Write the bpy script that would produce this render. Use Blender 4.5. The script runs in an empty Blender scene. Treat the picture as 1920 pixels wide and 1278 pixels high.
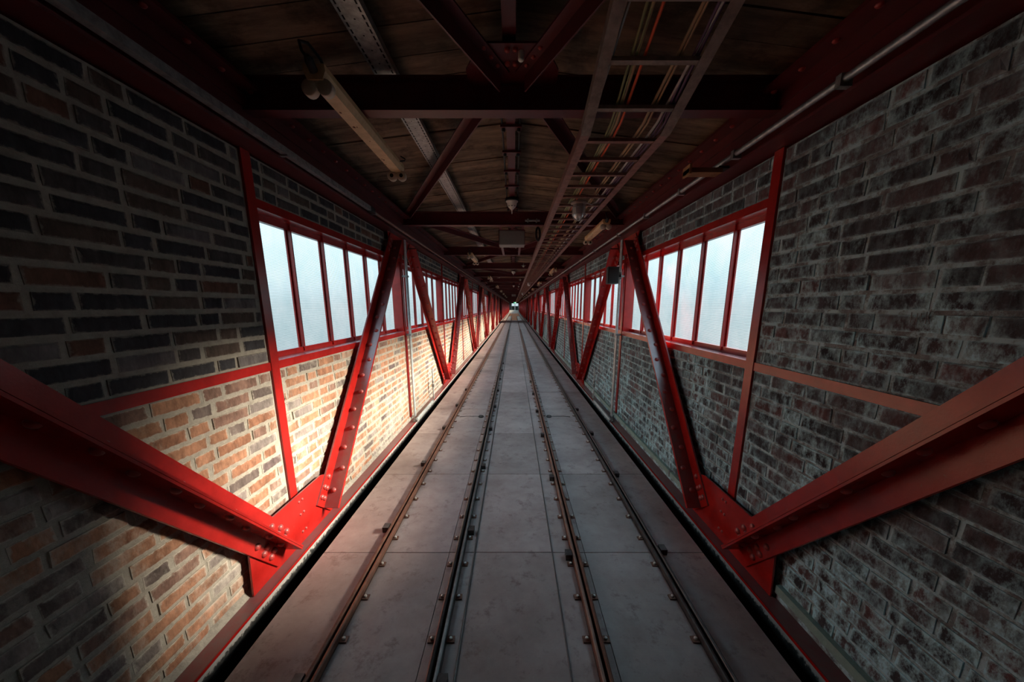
import bpy, math, random
from mathutils import Vector, Matrix
random.seed(7)
scene = bpy.context.scene
COL = scene.collection

# ------------------------------------------------------------------ camera
F, CX, VP, Y0 = 640.0, 964.0, 573.5, 706.0
PITCH = math.atan((Y0 - VP) / F)
cam_d = bpy.data.cameras.new('camera'); cam = bpy.data.objects.new('camera', cam_d); COL.objects.link(cam)
cam_d.sensor_fit = 'HORIZONTAL'; cam_d.sensor_width = 36.0; cam_d.lens = F / 1920 * 36
cam_d.shift_x = -(CX - 960) / 1920; cam_d.shift_y = (Y0 - 639) / 1920
cam_d.clip_start = 0.02; cam_d.clip_end = 500
cam.rotation_euler = (math.pi / 2 - PITCH, 0, 0)
scene.camera = cam

# ------------------------------------------------------------------ light
w = bpy.data.worlds.new('sky'); scene.world = w; w.use_nodes = True
nt = w.node_tree; nt.nodes.clear()
wo = nt.nodes.new('ShaderNodeOutputWorld'); bg = nt.nodes.new('ShaderNodeBackground')
tc = nt.nodes.new('ShaderNodeTexCoord'); sx = nt.nodes.new('ShaderNodeSeparateXYZ'); mr = nt.nodes.new('ShaderNodeMapRange')
rp = nt.nodes.new('ShaderNodeValToRGB')
mr.inputs['From Min'].default_value = -0.5; mr.inputs['From Max'].default_value = 1.0
e = rp.color_ramp.elements
e[0].position = 0.0; e[0].color = (0.13, 0.15, 0.16, 1)
e[1].position = 1.0; e[1].color = (4.9, 7.7, 9.2, 1)
for p, c in ((0.12, (0.42, 0.51, 0.55, 1)), (0.27, (0.74, 0.87, 0.92, 1)), (0.3334, (0.80, 0.95, 1.0, 1)), (0.50, (1.45, 1.95, 2.15, 1)), (0.66, (2.8, 4.2, 4.9, 1)), (0.83, (4.2, 6.5, 7.7, 1))):
    q = e.new(p); q.color = c
nt.links.new(tc.outputs['Generated'], sx.inputs[0]); nt.links.new(sx.outputs[2], mr.inputs['Value'])
nt.links.new(mr.outputs[0], rp.inputs[0]); nt.links.new(rp.outputs[0], bg.inputs[0]); nt.links.new(bg.outputs[0], wo.inputs[0])
bg.inputs[1].default_value = 1.0
SUN = Vector((-3.35, -0.55, -1.35)).normalized()
sun_d = bpy.data.lights.new('sun', 'SUN'); sun = bpy.data.objects.new('sun', sun_d); COL.objects.link(sun)
sun.rotation_euler = SUN.to_track_quat('-Z', 'Y').to_euler()
sun_d.energy = 37.0; sun_d.angle = math.radians(21); sun_d.color = (1.0, 0.84, 0.66)
scene.view_settings.view_transform = 'Standard'; scene.view_settings.look = 'None'
scene.view_settings.exposure = 0.22; scene.view_settings.gamma = 1.0
scene.view_settings.use_curve_mapping = False
cy = scene.cycles
cy.max_bounces = 7; cy.diffuse_bounces = 4; cy.glossy_bounces = 2; cy.transmission_bounces = 4; cy.transparent_max_bounces = 6
cy.sample_clamp_indirect = 4.0; cy.use_denoising = True
cy.caustics_reflective = False; cy.caustics_refractive = False

# ------------------------------------------------------------------ layout
PB = 2.84                                    # bay length
NB = 36                                      # bays ahead of the camera
def P(k): return 2.27 + PB * k
YEND = P(NB)
YBACK = P(-2)
WX = {-1: 1.62, 1: 1.595}                    # distance of each brick face from the camera's line
ZC = -1.72                                   # floor and chord level (camera at 0)
SILL, HEAD, BTOP = -0.365, 0.605, 0.905
DARK = (12, 13)                              # bays without windows
def X(s, d): return s * (WX[s] - d)          # d = distance in from the brick face
SIDE = {-1: 'left', 1: 'right'}

# ------------------------------------------------------------------ materials
def mk(name):
    m = bpy.data.materials.new(name); m.use_nodes = True
    n = m.node_tree; n.nodes.clear()
    o = n.nodes.new('ShaderNodeOutputMaterial'); b = n.nodes.new('ShaderNodeBsdfPrincipled')
    n.links.new(b.outputs[0], o.inputs[0])
    return m, n, b
def N(n, t, **k):
    x = n.nodes.new(t)
    for a, v in k.items():
        if a in ('blend_type', 'operation', 'data_type', 'attribute_name', 'wave_type', 'bands_direction', 'noise_dimensions', 'clamp', 'feature'): setattr(x, a, v)
        else: x.inputs[a.replace('_', ' ')].default_value = v
    return x
def rgba(c): return (c[0], c[1], c[2], 1)
def pos(n): return N(n, 'ShaderNodeNewGeometry').outputs['Position']
def noise(n, scale, detail=4, rough=0.6, vec=None, stretch=None):
    v = vec if vec is not None else pos(n)
    if stretch:
        mp = N(n, 'ShaderNodeMapping'); mp.inputs['Scale'].default_value = stretch
        n.links.new(v, mp.inputs[0]); v = mp.outputs[0]
    t = N(n, 'ShaderNodeTexNoise', Scale=scale, Detail=detail, Roughness=rough)
    n.links.new(v, t.inputs['Vector']); return t.outputs[0]
def ramp(n, fac, stops, const=False):
    r = N(n, 'ShaderNodeValToRGB'); c = r.color_ramp
    if const: c.interpolation = 'CONSTANT'
    c.elements[0].position, c.elements[0].color = stops[0][0], rgba(stops[0][1])
    c.elements[1].position, c.elements[1].color = stops[-1][0], rgba(stops[-1][1])
    for p, q in stops[1:-1]:
        x = c.elements.new(p); x.color = rgba(q)
    n.links.new(fac, r.inputs[0]); return r.outputs[0]
def g(v): return (v, v, v)
def mix(n, fac, a, b, bt='MIX'):
    x = n.nodes.new('ShaderNodeMix'); x.data_type = 'RGBA'; x.blend_type = bt
    for i, v in ((0, fac), (6, a), (7, b)):
        if hasattr(v, 'is_linked'): n.links.new(v, x.inputs[i])
        else: x.inputs[i].default_value = v if i == 0 else rgba(v)
    return x.outputs[2]
def math_(n, op, a, b=0.0, clamp=False):
    x = n.nodes.new('ShaderNodeMath'); x.operation = op; x.use_clamp = clamp
    for i, v in ((0, a), (1, b)):
        if hasattr(v, 'is_linked'): n.links.new(v, x.inputs[i])
        else: x.inputs[i].default_value = v
    return x.outputs[0]
def bump(n, b, h, strength=0.3, dist=0.01):
    x = N(n, 'ShaderNodeBump', Strength=strength, Distance=dist)
    n.links.new(h, x.inputs['Height']); n.links.new(x.outputs[0], b.inputs['Normal'])
def simple(name, c, rough=0.5, metal=0.0, var=0.25, scale=9.0, c2=None, bmp=0.15, bscale=60, spec=0.5):
    m, n, b = mk(name)
    c2 = c2 or tuple(v * (1 - var) for v in c)
    f = ramp(n, noise(n, scale, 6, 0.65), [(0.36, c2), (0.64, c)])
    n.links.new(f, b.inputs['Base Color'])
    b.inputs['Roughness'].default_value = rough; b.inputs['Metallic'].default_value = metal
    b.inputs['Specular IOR Level'].default_value = spec
    if bmp: bump(n, b, noise(n, bscale, 3), bmp, 0.004)
    return m
def red_paint(name, c, dust=(0.17, 0.095, 0.10), amount=0.85, rough=0.30):
    m, n, b = mk(name)
    c2 = tuple(v * 0.68 for v in c)
    col = ramp(n, noise(n, 7, 6, 0.65), [(0.34, c2), (0.66, c)])
    ge = N(n, 'ShaderNodeNewGeometry'); sp = N(n, 'ShaderNodeSeparateXYZ'); n.links.new(ge.outputs['Normal'], sp.inputs[0])
    up = N(n, 'ShaderNodeMapRange'); n.links.new(sp.outputs[2], up.inputs[0])
    up.inputs['From Min'].default_value = 0.2; up.inputs['From Max'].default_value = 0.72
    dn = ramp(n, noise(n, 14, 5, 0.7), [(0.3, g(0.55)), (0.6, g(1.0))])
    fa = math_(n, 'MULTIPLY', math_(n, 'MULTIPLY', up.outputs[0], dn), amount)
    col = mix(n, fa, col, dust)
    ch = ramp(n, noise(n, 38, 4, 0.7), [(0.70, g(0)), (0.76, g(1))])
    col = mix(n, math_(n, 'MULTIPLY', ch, 0.35), col, (0.20, 0.11, 0.09))
    n.links.new(col, b.inputs['Base Color'])
    b.inputs['Roughness'].default_value = rough
    bump(n, b, noise(n, 90, 3), 0.18, 0.003)
    return m
M = {}
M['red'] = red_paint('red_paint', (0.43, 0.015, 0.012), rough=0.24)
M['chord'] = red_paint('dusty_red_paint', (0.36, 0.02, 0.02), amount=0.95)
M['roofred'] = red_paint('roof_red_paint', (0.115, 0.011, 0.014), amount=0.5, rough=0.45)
M['rivet'] = red_paint('rivet_paint', (0.42, 0.05, 0.045), amount=0.6, rough=0.35)

def brick_mat(name, stops, mortar, stain=None, stain_amt=0.0, edge_amt=0.7, heavy=False):
    m, n, b = mk(name)
    oi = N(n, 'ShaderNodeObjectInfo'); ge = N(n, 'ShaderNodeNewGeometry')
    r = math_(n, 'FRACT', math_(n, 'ADD', oi.outputs['Random'], math_(n, 'MULTIPLY', ge.outputs['Random Per Island'], 7.31)))
    base = ramp(n, r, stops, True)
    v1 = noise(n, 6.0, 5, 0.7, stretch=(1, 1.3, 0.7))
    base = mix(n, 1.0, base, ramp(n, v1, [(0.3, g(0.55)), (0.7, g(1.35))]), 'MULTIPLY')
    v2 = noise(n, 30.0, 5, 0.75, stretch=(1, 1, 0.35))
    base = mix(n, 1.0, base, ramp(n, v2, [(0.32, g(0.62)), (0.66, g(1.2))]), 'MULTIPLY')
    at = N(n, 'ShaderNodeAttribute', attribute_name='edge')
    ed = math_(n, 'ADD', math_(n, 'MULTIPLY', at.outputs['Fac'], 0.75), math_(n, 'MULTIPLY', math_(n, 'SUBTRACT', noise(n, 34, 5, 0.7), 0.5), 1.7))
    ef = ramp(n, ed, [(0.45, g(0)), (0.72, g(edge_amt))])
    base = mix(n, ef, base, mortar)
    if stain:
        a = noise(n, 2.3, 6, 0.72, stretch=(1, 1.1, 0.8)); c = noise(n, 20, 6, 0.78, stretch=(1, 0.9, 0.5))
        sp = N(n, 'ShaderNodeSeparateXYZ'); n.links.new(ge.outputs['Position'], sp.inputs[0])
        low = N(n, 'ShaderNodeMapRange'); n.links.new(sp.outputs[2], low.inputs[0])
        low.inputs['From Min'].default_value = 0.9; low.inputs['From Max'].default_value = -1.5
        low.inputs['To Min'].default_value = -0.10; low.inputs['To Max'].default_value = 0.03
        h = math_(n, 'ADD', math_(n, 'ADD', math_(n, 'MULTIPLY', a, 0.55), math_(n, 'MULTIPLY', c, 0.45)), low.outputs[0])
        h = math_(n, 'ADD', h, math_(n, 'MULTIPLY', at.outputs['Fac'], 0.13 if heavy else 0.06))
        if heavy:   # bloom gathers in patches and thins out to streaks
            za = ramp(n, math_(n, 'ADD', a, low.outputs[0]), [(0.41, g(0.14)), (0.58, g(1.0))])
            zc = ramp(n, math_(n, 'ADD', c, math_(n, 'MULTIPLY', at.outputs['Fac'], 0.10)), [(0.44, g(0)), (0.64, g(1))])
            sf = math_(n, 'MULTIPLY', za, zc)
        else:
            sf = None
        sf = sf if sf is not None else ramp(n, h, [(0.505, g(0)), (0.56, g(0.28)), (0.65, g(1))] if heavy else [(0.50, g(0)), (0.56, g(0.35)), (0.66, g(1))])
        base = mix(n, math_(n, 'MULTIPLY', sf, stain_amt), base, stain)
    n.links.new(base, b.inputs['Base Color'])
    b.inputs['Roughness'].default_value = 0.85; b.inputs['Specular IOR Level'].default_value = 0.25
    bump(n, b, noise(n, 45, 5, 0.7), 0.5, 0.006)
    return m
def mortar_mat(name, c, c2, stain=None):
    m, n, b = mk(name)
    col = ramp(n, noise(n, 22, 6, 0.75), [(0.3, c2), (0.65, c)])
    if stain:
        sf = ramp(n, noise(n, 9, 6, 0.78), [(0.44, g(0)), (0.56, g(0.9))])
        col = mix(n, sf, col, stain)
    n.links.new(col, b.inputs['Base Color']); b.inputs['Roughness'].default_value = 0.95
    b.inputs['Specular IOR Level'].default_value = 0.1
    bump(n, b, noise(n, 70, 5, 0.75), 0.7, 0.01)
    return m
ML, ML2 = (0.46, 0.42, 0.36), (0.30, 0.27, 0.23)
M['mortar_left'] = mortar_mat('mortar_left', ML, ML2)
M['mortar_right'] = mortar_mat('mortar_right', (0.30, 0.32, 0.32), (0.12, 0.125, 0.13), (0.52, 0.74, 0.79))
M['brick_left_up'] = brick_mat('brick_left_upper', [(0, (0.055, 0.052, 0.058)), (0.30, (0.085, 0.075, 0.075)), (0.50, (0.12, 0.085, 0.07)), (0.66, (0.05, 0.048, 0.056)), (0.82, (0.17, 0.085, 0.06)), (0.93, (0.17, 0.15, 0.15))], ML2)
M['brick_left_low'] = brick_mat('brick_left_lower', [(0, (0.15, 0.115, 0.105)), (0.13, (0.34, 0.17, 0.105)), (0.36, (0.24, 0.14, 0.11)), (0.52, (0.42, 0.21, 0.13)), (0.72, (0.13, 0.095, 0.095)), (0.80, (0.33, 0.155, 0.095)), (0.92, (0.26, 0.215, 0.20))], ML, (0.60, 0.54, 0.47), 0.6, 0.85)  # salmon brick tones, lightened: part of the sun's glare is put into the colour
M['brick_right'] = brick_mat('brick_right', [(0, (0.060, 0.056, 0.064)), (0.26, (0.105, 0.082, 0.088)), (0.50, (0.070, 0.068, 0.078)), (0.68, (0.135, 0.078, 0.080)), (0.80, (0.042, 0.040, 0.046)), (0.91, (0.15, 0.145, 0.155))], (0.26, 0.33, 0.35), (0.50, 0.80, 0.88), 1.0, 0.75, True)
def wood(name, a, b_, sc=(1.2, 9, 9)):
    m, n, b = mk(name)
    oi = N(n, 'ShaderNodeObjectInfo'); ge = N(n, 'ShaderNodeNewGeometry')
    r = math_(n, 'FRACT', math_(n, 'ADD', oi.outputs['Random'], math_(n, 'MULTIPLY', ge.outputs['Random Per Island'], 5.7)))
    off = N(n, 'ShaderNodeVectorMath'); off.operation = 'ADD'
    cb = N(n, 'ShaderNodeCombineXYZ'); n.links.new(math_(n, 'MULTIPLY', r, 31.0), cb.inputs[0])
    n.links.new(pos(n), off.inputs[0]); n.links.new(cb.outputs[0], off.inputs[1])
    col = ramp(n, noise(n, 1.0, 8, 0.75, vec=off.outputs[0], stretch=sc), [(0.36, b_), (0.52, tuple((x + y) / 2 for x, y in zip(a, b_))), (0.70, a)])
    col = mix(n, 1.0, col, ramp(n, r, [(0, g(0.65)), (1, g(1.25))]), 'MULTIPLY')
    col = mix(n, ramp(n, noise(n, 3.5, 5, 0.7), [(0.50, g(0)), (0.66, g(0.7))]), col, tuple(v * 0.4 for v in b_))
    n.links.new(col, b.inputs['Base Color']); b.inputs['Roughness'].default_value = 0.8
    b.inputs['Specular IOR Level'].default_value = 0.2
    bump(n, b, noise(n, 1.0, 6, 0.8, stretch=(4, 60, 60)), 0.4, 0.004)
    return m
M['plank'] = wood('ceiling_timber', (0.31, 0.215, 0.145), (0.085, 0.056, 0.038))
M['timber'] = wood('raw_timber', (0.40, 0.22, 0.11), (0.22, 0.11, 0.05), (3, 3, 14))

def floor_mat():
    m, n, b = mk('floor_board')
    a = ramp(n, noise(n, 2.2, 6, 0.7), [(0.30, (0.265, 0.198, 0.192)), (0.52, (0.37, 0.295, 0.288)), (0.75, (0.48, 0.405, 0.398))])
    a = mix(n, ramp(n, noise(n, 9, 6, 0.75), [(0.54, g(0)), (0.68, g(0.75))]), a, (0.19, 0.125, 0.12))
    a = mix(n, ramp(n, noise(n, 75, 3, 0.6), [(0.70, g(0)), (0.76, g(0.6))]), a, (0.46, 0.43, 0.40))
    oi = N(n, 'ShaderNodeObjectInfo')
    a = mix(n, 1.0, a, ramp(n, oi.outputs['Random'], [(0, g(0.88)), (1, g(1.10))]), 'MULTIPLY')
    n.links.new(a, b.inputs['Base Color'])
    rr = ramp(n, noise(n, 5, 5, 0.7), [(0.3, g(0.34)), (0.7, g(0.54))])
    n.links.new(rr, b.inputs['Roughness']); b.inputs['Specular IOR Level'].default_value = 0.45
    # pressed wire-mesh relief of the anti-slip board
    w1 = N(n, 'ShaderNodeTexWave', wave_type='BANDS', bands_direction='X', Scale=55.0); w2 = N(n, 'ShaderNodeTexWave', wave_type='BANDS', bands_direction='Y', Scale=55.0)
    p_ = pos(n); n.links.new(p_, w1.inputs[0]); n.links.new(p_, w2.inputs[0])
    bump(n, b, math_(n, 'MULTIPLY', w1.outputs[1], w2.outputs[1]), 0.12, 0.003)
    return m
M['floor'] = floor_mat()
M['orange_floor'] = simple('orange_floor', (0.42, 0.16, 0.07), 0.7, var=0.45, scale=3)
M['pale_floor'] = simple('pale_floor', (0.42, 0.38, 0.34), 0.7, var=0.3, scale=2)
M['rail_rust'] = simple('rusty_rail', (0.22, 0.10, 0.065), 0.5, 0.35, c2=(0.13, 0.06, 0.045), scale=18)
M['rail_dark'] = simple('dark_rail', (0.10, 0.090, 0.088), 0.38, 0.55, c2=(0.055, 0.045, 0.045), scale=18)
M['bolt'] = simple('bright_bolt', (0.80, 0.77, 0.72), 0.35, 0.3, var=0.3, scale=30)
M['black'] = simple('black_grime', (0.018, 0.017, 0.018), 0.9, var=0.5, scale=12)
M['galv'] = simple('galvanised_steel', (0.42, 0.44, 0.45), 0.42, 0.6, c2=(0.24, 0.255, 0.26), scale=26)
M['pipe'] = simple('grey_pipe', (0.62, 0.67, 0.69), 0.38, 0.2, var=0.35, scale=14)
M['tray'] = simple('tray_steel', (0.32, 0.25, 0.21), 0.55, 0.4, c2=(0.19, 0.14, 0.12), scale=22)
M['tray_far'] = simple('rusty_tray_steel', (0.30, 0.15, 0.12), 0.6, 0.25, c2=(0.18, 0.09, 0.075), scale=18)
M['lamp'] = simple('aged_lamp_enamel', (0.72, 0.50, 0.28), 0.5, c2=(0.55, 0.36, 0.18), scale=12)
M['lamp_cap'] = simple('yellowed_plastic', (0.62, 0.53, 0.42), 0.5, var=0.2)
M['white'] = simple('white_plastic', (0.72, 0.68, 0.62), 0.4, var=0.12)
M['hole'] = simple('black_hole', (0.006, 0.006, 0.006), 0.9, bmp=0)
M['rubber'] = simple('black_rubber', (0.012, 0.013, 0.014), 0.6, bmp=0)
M['speaker'] = simple('dark_green_plastic', (0.018, 0.030, 0.028), 0.45, var=0.2)
M['grey_box'] = simple('grey_enamel', (0.22, 0.205, 0.19), 0.5, var=0.12)
M['duct'] = simple('green_duct', (0.30, 0.42, 0.37), 0.45, c2=(0.22, 0.32, 0.29), scale=20)
M['rustspot'] = simple('rust_spot', (0.16, 0.055, 0.02), 0.9, bmp=0)
M['door'] = simple('dark_green_door', (0.010, 0.030, 0.032), 0.4)
M['concrete'] = simple('dark_render', (0.05, 0.05, 0.052), 0.9, var=0.4)
M['outside'] = simple('roof_felt', (0.06, 0.06, 0.06), 0.9)
M['fillet'] = mortar_mat('mortar_fillet', (0.42, 0.39, 0.34), (0.22, 0.20, 0.18))
def flaky():
    m, n, b = mk('flaking_paint')
    sp = N(n, 'ShaderNodeSeparateXYZ'); n.links.new(pos(n), sp.inputs[0])
    h = N(n, 'ShaderNodeMapRange'); n.links.new(sp.outputs[2], h.inputs[0])
    h.inputs['From Min'].default_value = ZC - 0.10; h.inputs['From Max'].default_value = ZC - 0.012
    f = math_(n, 'ADD', math_(n, 'MULTIPLY', h.outputs[0], 0.55), math_(n, 'MULTIPLY', noise(n, 26, 6, 0.75), 0.75))
    col = ramp(n, f, [(0.55, (0.012, 0.012, 0.013)), (0.66, (0.05, 0.048, 0.046)), (0.76, (0.50, 0.48, 0.46))])
    n.links.new(col, b.inputs['Base Color']); b.inputs['Roughness'].default_value = 0.9
    bump(n, b, noise(n, 40, 6, 0.8), 0.9, 0.01)
    return m
M['flaky'] = flaky()
def glass():
    m = bpy.data.materials.new('ribbed_glass'); m.use_nodes = True
    n = m.node_tree; n.nodes.clear()
    o = n.nodes.new('ShaderNodeOutputMaterial'); mx = n.nodes.new('ShaderNodeMixShader')
    tr = n.nodes.new('ShaderNodeBsdfTransparent'); tl = n.nodes.new('ShaderNodeBsdfGlossy'); tl.inputs['Roughness'].default_value = 0.25
    wv = N(n, 'ShaderNodeTexWave', wave_type='BANDS', bands_direction='Z', Scale=28.6, Distortion=0.0)
    n.links.new(pos(n), wv.inputs[0])
    col = ramp(n, wv.outputs[1], [(0.0, g(0.70)), (0.40, g(0.92))])
    col = mix(n, 1.0, col, ramp(n, noise(n, 3, 5, 0.7), [(0.3, (0.86, 0.92, 0.93)), (0.7, (1.0, 1.0, 1.0))]), 'MULTIPLY')
    n.links.new(col, tr.inputs[0]); n.links.new(col, tl.inputs[0])
    mx.inputs[0].default_value = 0.06
    n.links.new(tr.outputs[0], mx.inputs[1]); n.links.new(tl.outputs[0], mx.inputs[2]); n.links.new(mx.outputs[0], o.inputs[0])
    return m
M['glass'] = glass()
def clear_glass():
    m, n, b = mk('lamp_glass')
    b.inputs['Base Color'].default_value = (0.85, 0.80, 0.74, 1); b.inputs['Roughness'].default_value = 0.15
    b.inputs['Transmission Weight'].default_value = 0.6; b.inputs['IOR'].default_value = 1.3
    return m
M['lamp_glass'] = clear_glass()
def emit(name, c, s):
    m = bpy.data.materials.new(name); m.use_nodes = True; n = m.node_tree; n.nodes.clear()
    o = n.nodes.new('ShaderNodeOutputMaterial'); x = n.nodes.new('ShaderNodeEmission')
    x.inputs[0].default_value = rgba(c); x.inputs[1].default_value = s; n.links.new(x.outputs[0], o.inputs[0]); return m
M['exit_green'] = emit('exit_sign_green', (0.02, 0.55, 0.25), 0.9)
M['exit_white'] = emit('exit_sign_white', (0.7, 1.0, 0.8), 1.1)
CABLE = {'white': (0.55, 0.53, 0.50), 'olive': (0.26, 0.28, 0.12), 'orange': (0.75, 0.10, 0.02), 'tan': (0.42, 0.27, 0.14), 'teal': (0.05, 0.16, 0.19), 'violet': (0.12, 0.06, 0.14)}
for k_, c_ in CABLE.items(): M['cable_' + k_] = simple('cable_' + k_, c_, 0.5, bmp=0)

# ------------------------------------------------------------------ mesh builder
class MB:
    def __init__(s): s.v = []; s.f = []; s.sm = []
    def add(s, vs, fs, smooth=False):
        o = len(s.v); s.v += [tuple(v) for v in vs]
        s.f += [tuple(i + o for i in f) for f in fs]; s.sm += [smooth] * len(fs); return s
    def box(s, x0, x1, y0, y1, z0, z1):
        if x0 > x1: x0, x1 = x1, x0
        return s.add([(x0, y0, z0), (x1, y0, z0), (x1, y1, z0), (x0, y1, z0), (x0, y0, z1), (x1, y0, z1), (x1, y1, z1), (x0, y1, z1)],
              [(0, 3, 2, 1), (4, 5, 6, 7), (0, 1, 5, 4), (1, 2, 6, 5), (2, 3, 7, 6), (3, 0, 4, 7)])
    def hexa(s, c):    # 8 corners: bottom loop then top loop
        return s.add(c, [(0, 3, 2, 1), (4, 5, 6, 7), (0, 1, 5, 4), (1, 2, 6, 5), (2, 3, 7, 6), (3, 0, 4, 7)])
    def extrude(s, prof, a, b, ux, uy, cap=True, smooth=False):
        """closed 2-D profile swept from a to b; ux, uy are the profile axes"""
        a, b, ux, uy = Vector(a), Vector(b), Vector(ux), Vector(uy); n = len(prof)
        vs = [a + ux * p + uy * q for p, q in prof] + [b + ux * p + uy * q for p, q in prof]
        fs = [(i, (i + 1) % n, n + (i + 1) % n, n + i) for i in range(n)]
        s.add(vs, fs, smooth)
        if cap: s.add(vs, [tuple(range(n - 1, -1, -1)), tuple(range(n, 2 * n))])
        return s
    def tube(s, a, b, r, n=10, cap=True):
        a, b = Vector(a), Vector(b); d = (b - a).normalized()
        u = d.orthogonal().normalized(); v = d.cross(u)
        return s.extrude([(r * math.cos(2 * math.pi * i / n), r * math.sin(2 * math.pi * i / n)) for i in range(n)], a, b, u, v, cap, True)
    def path(s, pts, r, n=8):
        pts = [Vector(p) for p in pts]; rings = []
        prev = None
        for i, p in enumerate(pts):
            d = (pts[min(i + 1, len(pts) - 1)] - pts[max(i - 1, 0)]).normalized()
            u = d.orthogonal().normalized() if prev is None else (prev - d * prev.dot(d)).normalized()
            prev = u; v = d.cross(u)
            rings.append([p + u * r * math.cos(2 * math.pi * j / n) + v * r * math.sin(2 * math.pi * j / n) for j in range(n)])
        vs = [q for rr in rings for q in rr]
        fs = [(i * n + j, i * n + (j + 1) % n, (i + 1) * n + (j + 1) % n, (i + 1) * n + j) for i in range(len(pts) - 1) for j in range(n)]
        s.add(vs, fs, True)
        s.add(rings[0], [tuple(range(n - 1, -1, -1))]); s.add(rings[-1], [tuple(range(n))]); return s
    def lathe(s, prof, c, ax, n=16):
        """profile of (radius, height) pairs turned about the axis ax through c"""
        c, ax = Vector(c), Vector(ax).normalized(); u = ax.orthogonal().normalized(); v = ax.cross(u)
        vs = [c + ax * h + (u * math.cos(2 * math.pi * j / n) + v * math.sin(2 * math.pi * j / n)) * max(r, 1e-4) for r, h in prof for j in range(n)]
        fs = [(i * n + j, i * n + (j + 1) % n, (i + 1) * n + (j + 1) % n, (i + 1) * n + j) for i in range(len(prof) - 1) for j in range(n)]
        return s.add(vs, fs, True)
    def dome(s, c, ax, r, n=8):
        return s.lathe([(r, 0), (r * 0.92, r * 0.32), (r * 0.62, r * 0.62), (0, r * 0.74)], c, ax, n)
    def mesh(s, name, m):
        me = bpy.data.meshes.new(name); me.from_pydata(s.v, [], s.f)
        me.polygons.foreach_set('use_smooth', s.sm)
        me.materials.append(M[m] if isinstance(m, str) else m); me.update(); return me
    def build(s, name, m, parent=None):
        return link(name, s.mesh(name, m), parent)
def link(name, me, parent=None, loc=(0, 0, 0)):
    o = bpy.data.objects.new(name, me); COL.objects.link(o); o.location = loc
    if parent is not None: o.parent = parent
    return o
def tag(o, label, cat, group=None):
    o['label'] = label; o['category'] = cat
    if group: o['group'] = group
    return o
def thing(name, label, cat, loc=(0, 0, 0), group=None):
    o = bpy.data.objects.new(name, None); COL.objects.link(o); o.location = loc; o.empty_display_size = 0.05
    return tag(o, label, cat, group)
def struct(o): o['kind'] = 'structure'; return o
def stuff(o): o['kind'] = 'stuff'; return o
def dup(root, dy=0.0, label=None, group=None):
    r = root.copy(); COL.objects.link(r); r.location = root.location + Vector((0, dy, 0))
    if label: r['label'] = label
    if group: r['group'] = group
    for ch in list(root.children):
        c = ch.copy(); COL.objects.link(c); c.parent = r
        for gch in list(ch.children):
            d = gch.copy(); COL.objects.link(d); d.parent = c
    return r
ORD = ['first', 'second', 'third', 'fourth', 'fifth', 'sixth', 'seventh', 'eighth', 'ninth', 'tenth', 'eleventh', 'twelfth', 'thirteenth', 'fourteenth', 'fifteenth', 'sixteenth', 'seventeenth', 'eighteenth', 'nineteenth', 'twentieth']
ORD += ['twenty-' + o for o in ORD[:9]] + ['thirtieth'] + ['thirty-' + o for o in ORD[:9]]

# ------------------------------------------------------------------ brick walls
def brick_mesh(L, H, rnd, depth=0.03):
    j = lambda a: rnd.uniform(-a, a)
    c = [(-L / 2 + j(.003), -H / 2 + j(.002)), (L / 2 + j(.003), -H / 2 + j(.002)), (L / 2 + j(.003), H / 2 + j(.002)), (-L / 2 + j(.003), H / 2 + j(.002))]
    ins = [(1, 1), (-1, 1), (-1, -1), (1, -1)]
    vs = []
    for y, z in c: vs.append((-depth, y, z))
    for (y, z), (a, b) in zip(c, ins): vs.append((-0.0035, y + a * .001, z + b * .001))
    for (y, z), (a, b) in zip(c, ins): vs.append((j(.0012), y + a * rnd.uniform(.012, .026), z + b * rnd.uniform(.009, .016)))
    fs = []
    for r in (0, 4):
        for i in range(4): fs.append((r + i, r + (i + 1) % 4, r + 4 + (i + 1) % 4, r + 4 + i))
    fs.append((8, 9, 10, 11))
    return vs, fs
EDGE = [1.0] * 8 + [0.0] * 4
def set_edge(me, n):
    a = me.attributes.new('edge', 'FLOAT', 'POINT'); a.data.foreach_set('value', EDGE * n)
LIB = {}
def brick_obj(s, L, H, m, parent, y, z, x):
    Lq = round(L * 40) / 40 if abs(L - .24) > .006 and abs(L - .115) > .006 else (.24 if L > .2 else .115)
    if Lq > L + .004: Lq = L
    key = (round(Lq, 3), H, m, random.randrange(5))
    if key not in LIB:
        vs, fs = brick_mesh(Lq, H, random)
        mb = MB(); mb.add(vs, fs); me = mb.mesh('brick', m); set_edge(me, 1); LIB[key] = me
    o = link('brick', LIB[key], parent, (x, y, z))
    o.rotation_euler = (random.uniform(-.012, .012), random.uniform(-.008, .008), (0 if s < 0 else math.pi) + random.uniform(-.010, .010))
    return o
def layout(y0, y1, z0, z1, joint, rows, bh, rnd):
    """yields (y centre, z centre, length) of the bricks of a panel"""
    rh = (z1 - z0) / rows
    for r in range(rows):
        z = z0 + (r + .5) * rh
        y = y0 + joint * .4 - rnd.uniform(0, .36)
        seq = rnd.randrange(3)
        while y < y1:
            L = .115 if (seq % 3 == 2 if r % 2 else seq % 3 == 0) else .24
            if rnd.random() < .1: L = .115 if L > .2 else .24
            seq += 1
            a, b = max(y, y0 + joint * .5), min(y + L, y1 - joint * .5)
            if b - a > .035: yield (a + b) / 2, z, b - a
            y += L + joint * rnd.uniform(.75, 1.25)
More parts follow.
